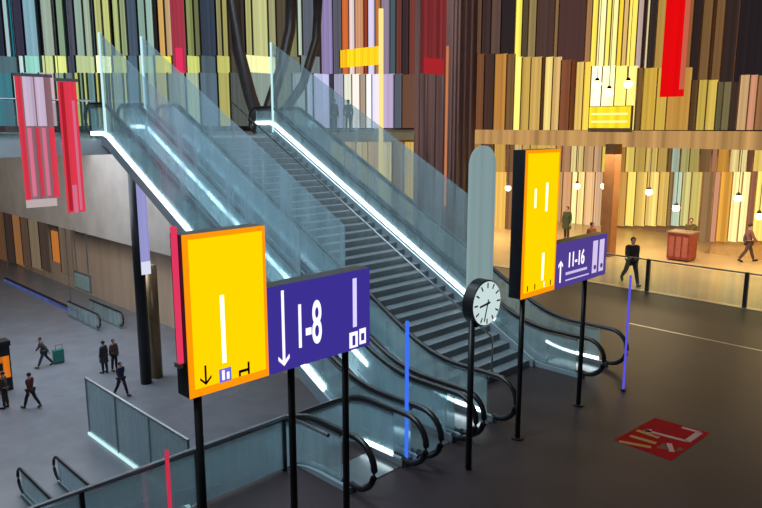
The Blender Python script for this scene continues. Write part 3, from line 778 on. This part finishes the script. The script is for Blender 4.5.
person('person in dark grey coat on the lower floor, left one of the close pair', G(105, 373, -7), PI * .15, STAND, REST, (40, 44, 50), (28, 30, 38), (30, 24, 22), long_coat=True)
person('person in brown jacket on the lower floor, right one of the close pair', G(115, 371, -7), PI * 1.1, STAND, REST, (74, 58, 54), (30, 30, 36), (40, 30, 26))
person('person in navy walking alone on the lower floor near the tall dark column', G(122, 396, -7), PI * 1.1, WALK, ARMS, (30, 36, 66), (24, 28, 46), (26, 22, 22))
person('person in grey leaning forward, pulling a green suitcase across the lower floor', G(45, 367, -7), PI * .45, ((28, 6), (-24, 12)), ((-35, 8), (20, 20)), (70, 72, 80), (48, 52, 62), (40, 34, 30), .3)
person('person in brown standing in front of the orange kiosk', G(6, 408, -7), PI * .3, STAND, REST, (70, 46, 36), (40, 34, 34), (30, 24, 22))

# suitcase
c = Vector(G(59, 363, -7))
t = thing('suitcase', 'teal green wheeled suitcase pulled behind a person on the lower floor', 'suitcase', c)
MB().box(c.x - .28, c.x + .28, c.y - .16, c.y + .16, -6.93, -6.2).build('shell', mat('teal_shell', (40, 110, 104), .4), t, False, .05)
MB().tube([c + Vector((-.18, -.12, .78)), c + Vector((-.18, -.2, 1.1)), c + Vector((.18, -.2, 1.1)), c + Vector((.18, -.12, .78))], .014, 8).build('handle', M_DARK, t)
for sx in (-1, 1):
    for sy in (-1, 1): MB().disc((c.x + sx * .22, c.y + sy * .11, -6.96), .04, 'x', .03, 14).build('wheel', M_RUBBER, t)

# ------------------------------------------------------------------ lower hall furniture
c = Vector(G(2, 396, -7)) + Vector((0, .8, 0))
t = thing('ticket_kiosk', 'glowing orange ticket kiosk in a dark frame on the lower floor', 'kiosk', c)
MB().box(c.x - .7, c.x + .7, c.y - .3, c.y + .3, -7, -4.7).build('housing', M_DARK, t, False, .03)
MB().box(c.x - .62, c.x + .62, c.y - .33, c.y - .3, -6.3, -5.2).build('orange_panel', glow('orange_panel', (206, 110, 30), .9, .3, 3), t)
MB().box(c.x - .5, c.x + .3, c.y - .36, c.y - .33, -5.9, -5.5).build('screen', M_BLACK, t)
MB().box(c.x - .74, c.x + .74, c.y - .34, c.y + .34, -4.7, -4.45).build('cap', M_DARK, t)
A, B_ = at_x(4, 280, 18.4), at_x(75, 300, 18.4)
t = thing('information_board', 'long blue lit information board hung above the lower floor', 'sign', (18.4, (A.y + B_.y) / 2, A.z - 1))
MB().box(18.4, 18.6, B_.y, A.y, A.z - 1.1, A.z + .2).build('housing', M_DARK, t)
fp = MB().box(18.36, 18.4, B_.y + .1, A.y - .1, A.z - 1.05, A.z + .12).build('lit_face', glow('blue_board', (70, 84, 150), .8, .3, 2), t)
for k in range(6): MB().box(18.34, 18.36, B_.y + 1 + k * 3, B_.y + 2.6 + k * 3, A.z - .8, A.z - .2).build('text_block', glow('pale_text', (150, 160, 200), .8), fp)
for yy in (B_.y + 1, A.y - 1): MB().box(18.47, 18.53, yy, yy + .06, A.z + .2, -1.).build('hanger', M_STEEL, t)
p0 = at_x(83, 282, 18.0)
t = thing('hanging_sign', 'small pale framed sign hung over the lower floor, right of the blue board', 'sign', (18.0, p0.y, p0.z))
MB().box(17.95, 18.05, p0.y - 1.3, p0.y + 1.3, p0.z - .6, p0.z + .6).build('frame', M_STEEL, t, False, .02)
MB().box(17.92, 17.95, p0.y - 1.15, p0.y + 1.15, p0.z - .48, p0.z + .48).build('face', mat('grey_green_face', (120, 140, 136), .5), t)
MB().box(18, 18.04, p0.y - 1, p0.y - .9, p0.z + .6, -.8).box(18, 18.04, p0.y + .9, p0.y + 1, p0.z + .6, -.8).build('hanger', M_STEEL, t)
# two small glass barriers with rounded ends by the lower wall
for lab, (bx, by) in (('pale glass barrier with rounded rail end by the lower wall, left one', (97, 330)), ('pale glass barrier with rounded rail end by the lower wall, right one', (120, 328))):
    c = Vector(G(bx, by, -7))
    t = thing('glass_barrier', lab, 'barrier', c)
    MB().box(c.x - .02, c.x + .02, c.y - .2, c.y + 4.6, -6.9, -5.9).build('glass_panel', M_GLASS, t)
    MB().tube(handrail_path(c.y - .6, [(c.y + k * .5, 0) for k in range(10)], 1.1, c.x)[:-12], .06, 8).build('handrail', M_RUBBER, t, True).location = Vector((0, 0, -7))
    MB().box(c.x - .06, c.x + .06, c.y - .2, c.y + 4.6, -7, -6.9).build('base', M_STEEL, t)
# glass stair enclosure
t = thing('glass_screen_wall', 'tall teal glass screen with steel top rail standing on the lower floor', 'glass screen', (11, 24.5, -7))
MB().box(11, 11.03, 20.2, 28.6, -6.9, -4.5).build('glass_wall', M_GLASS, t)
MB().box(10.97, 11.06, 20.2, 28.63, -4.5, -4.42).build('top_rail', M_STEEL, t)
MB().box(10.95, 11.08, 20.2, 28.65, -7, -6.88).build('base_rail', M_EDGEGLOW, t)
for y in (20.2, 23, 25.8, 28.55): MB().box(10.98, 11.05, y, y + .06, -6.9, -4.5).build('post', M_STEEL, t)

# ------------------------------------------------------------------ warm shops on the right
c = Vector((31.6, 12.4, 0))
t = thing('display_stand', 'reddish brown display stand in front of the warm shops on the right', 'display stand', c)
MB().box(c.x - .45, c.x + .45, c.y - .5, c.y + .5, .06, 1.25).build('body', mat('red_brown_panel', (150, 62, 50), .5, 0, .3, 6), t, False, .03)
MB().box(c.x - .4, c.x + .4, c.y - .45, c.y + .45, 0, .06).build('plinth', M_DARK, t)
for k in range(3): MB().box(c.x - .47, c.x - .45, c.y - .42 + k * .3, c.y - .2 + k * .3, .2, 1.1).build('front_panel', mat('dull_pink_panel', (176, 100, 90), .5), t)
MB().box(c.x - .5, c.x + .5, c.y - .55, c.y + .55, 1.25, 1.31).build('top', M_BROWN, t)

Z0 = at_x(611, 128, 30.8).z; y0_, y1_ = at_x(632, 118, 30.8).y, at_x(590, 118, 30.8).y
t = thing('shop_sign', 'bright yellow lit shop sign on the balcony edge above the brown column', 'sign', (30.8, (y0_ + y1_) / 2, Z0))
MB().box(30.7, 30.9, y0_, y1_, 5.68, Z0 + 1.).build('housing', M_BROWN, t)
fp = MB().box(30.66, 30.7, y0_ + .03, y1_ - .03, Z0, Z0 + .97).build('lit_face', glow('yellow_shop_face', (255, 222, 40), 1.1, .15, 4), t)
for k in range(2): MB().box(30.64, 30.66, y0_ + .15, y1_ - .15, Z0 + .25 + k * .35, Z0 + .33 + k * .35).build('pale_line', glow('pale_line', (255, 250, 170), 1.2), fp)

BULB = glow('warm_bulb', (255, 236, 150), 9.)


def pendant(label, x, y, X, ceil, r=.16):
    p = at_x(x, y, X)
    t = thing('pendant_lamp', label, 'lamp', p, 'pendant lamps before the shops')
    MB().tube([(p.x, p.y, p.z + r * .8), (p.x, p.y, ceil)], .015, 8).build('cord', M_DARK, t)
    MB().tube([(p.x, p.y, p.z + r * .5), (p.x, p.y, p.z + r * 1.5)], [r * .8, r * .3], 14).build('cap', M_DARK, t, True)
    MB().ball((p.x, p.y, p.z), r).build('bulb', BULB, t, True)


for lab, x, y in (('warm globe lamp hung left of the far yellow panel', 508, 188), ('warm globe lamp hung just right of the far yellow panel', 577, 186), ('warm globe lamp hung left of the brown column', 604, 186),
                  ('warm globe lamp hung right of the brown column', 649, 192), ('warm globe lamp hung beside the aqua window strip', 676, 208), ('warm globe lamp hung above the display stand, to its right', 738, 198), ('warm globe lamp hung at the right edge of the picture', 759, 216)):
    pendant(lab, x, y, 31.8, 5.15)
for lab, x, y in (('bright upper globe lamp in the brightest yellow bay, left one', 597, 84), ('bright upper globe lamp in the brightest yellow bay, middle one', 609, 92), ('bright upper globe lamp in the brightest yellow bay, right one', 628, 84)):
    pendant(lab, x, y, 32.6, 14, .2)
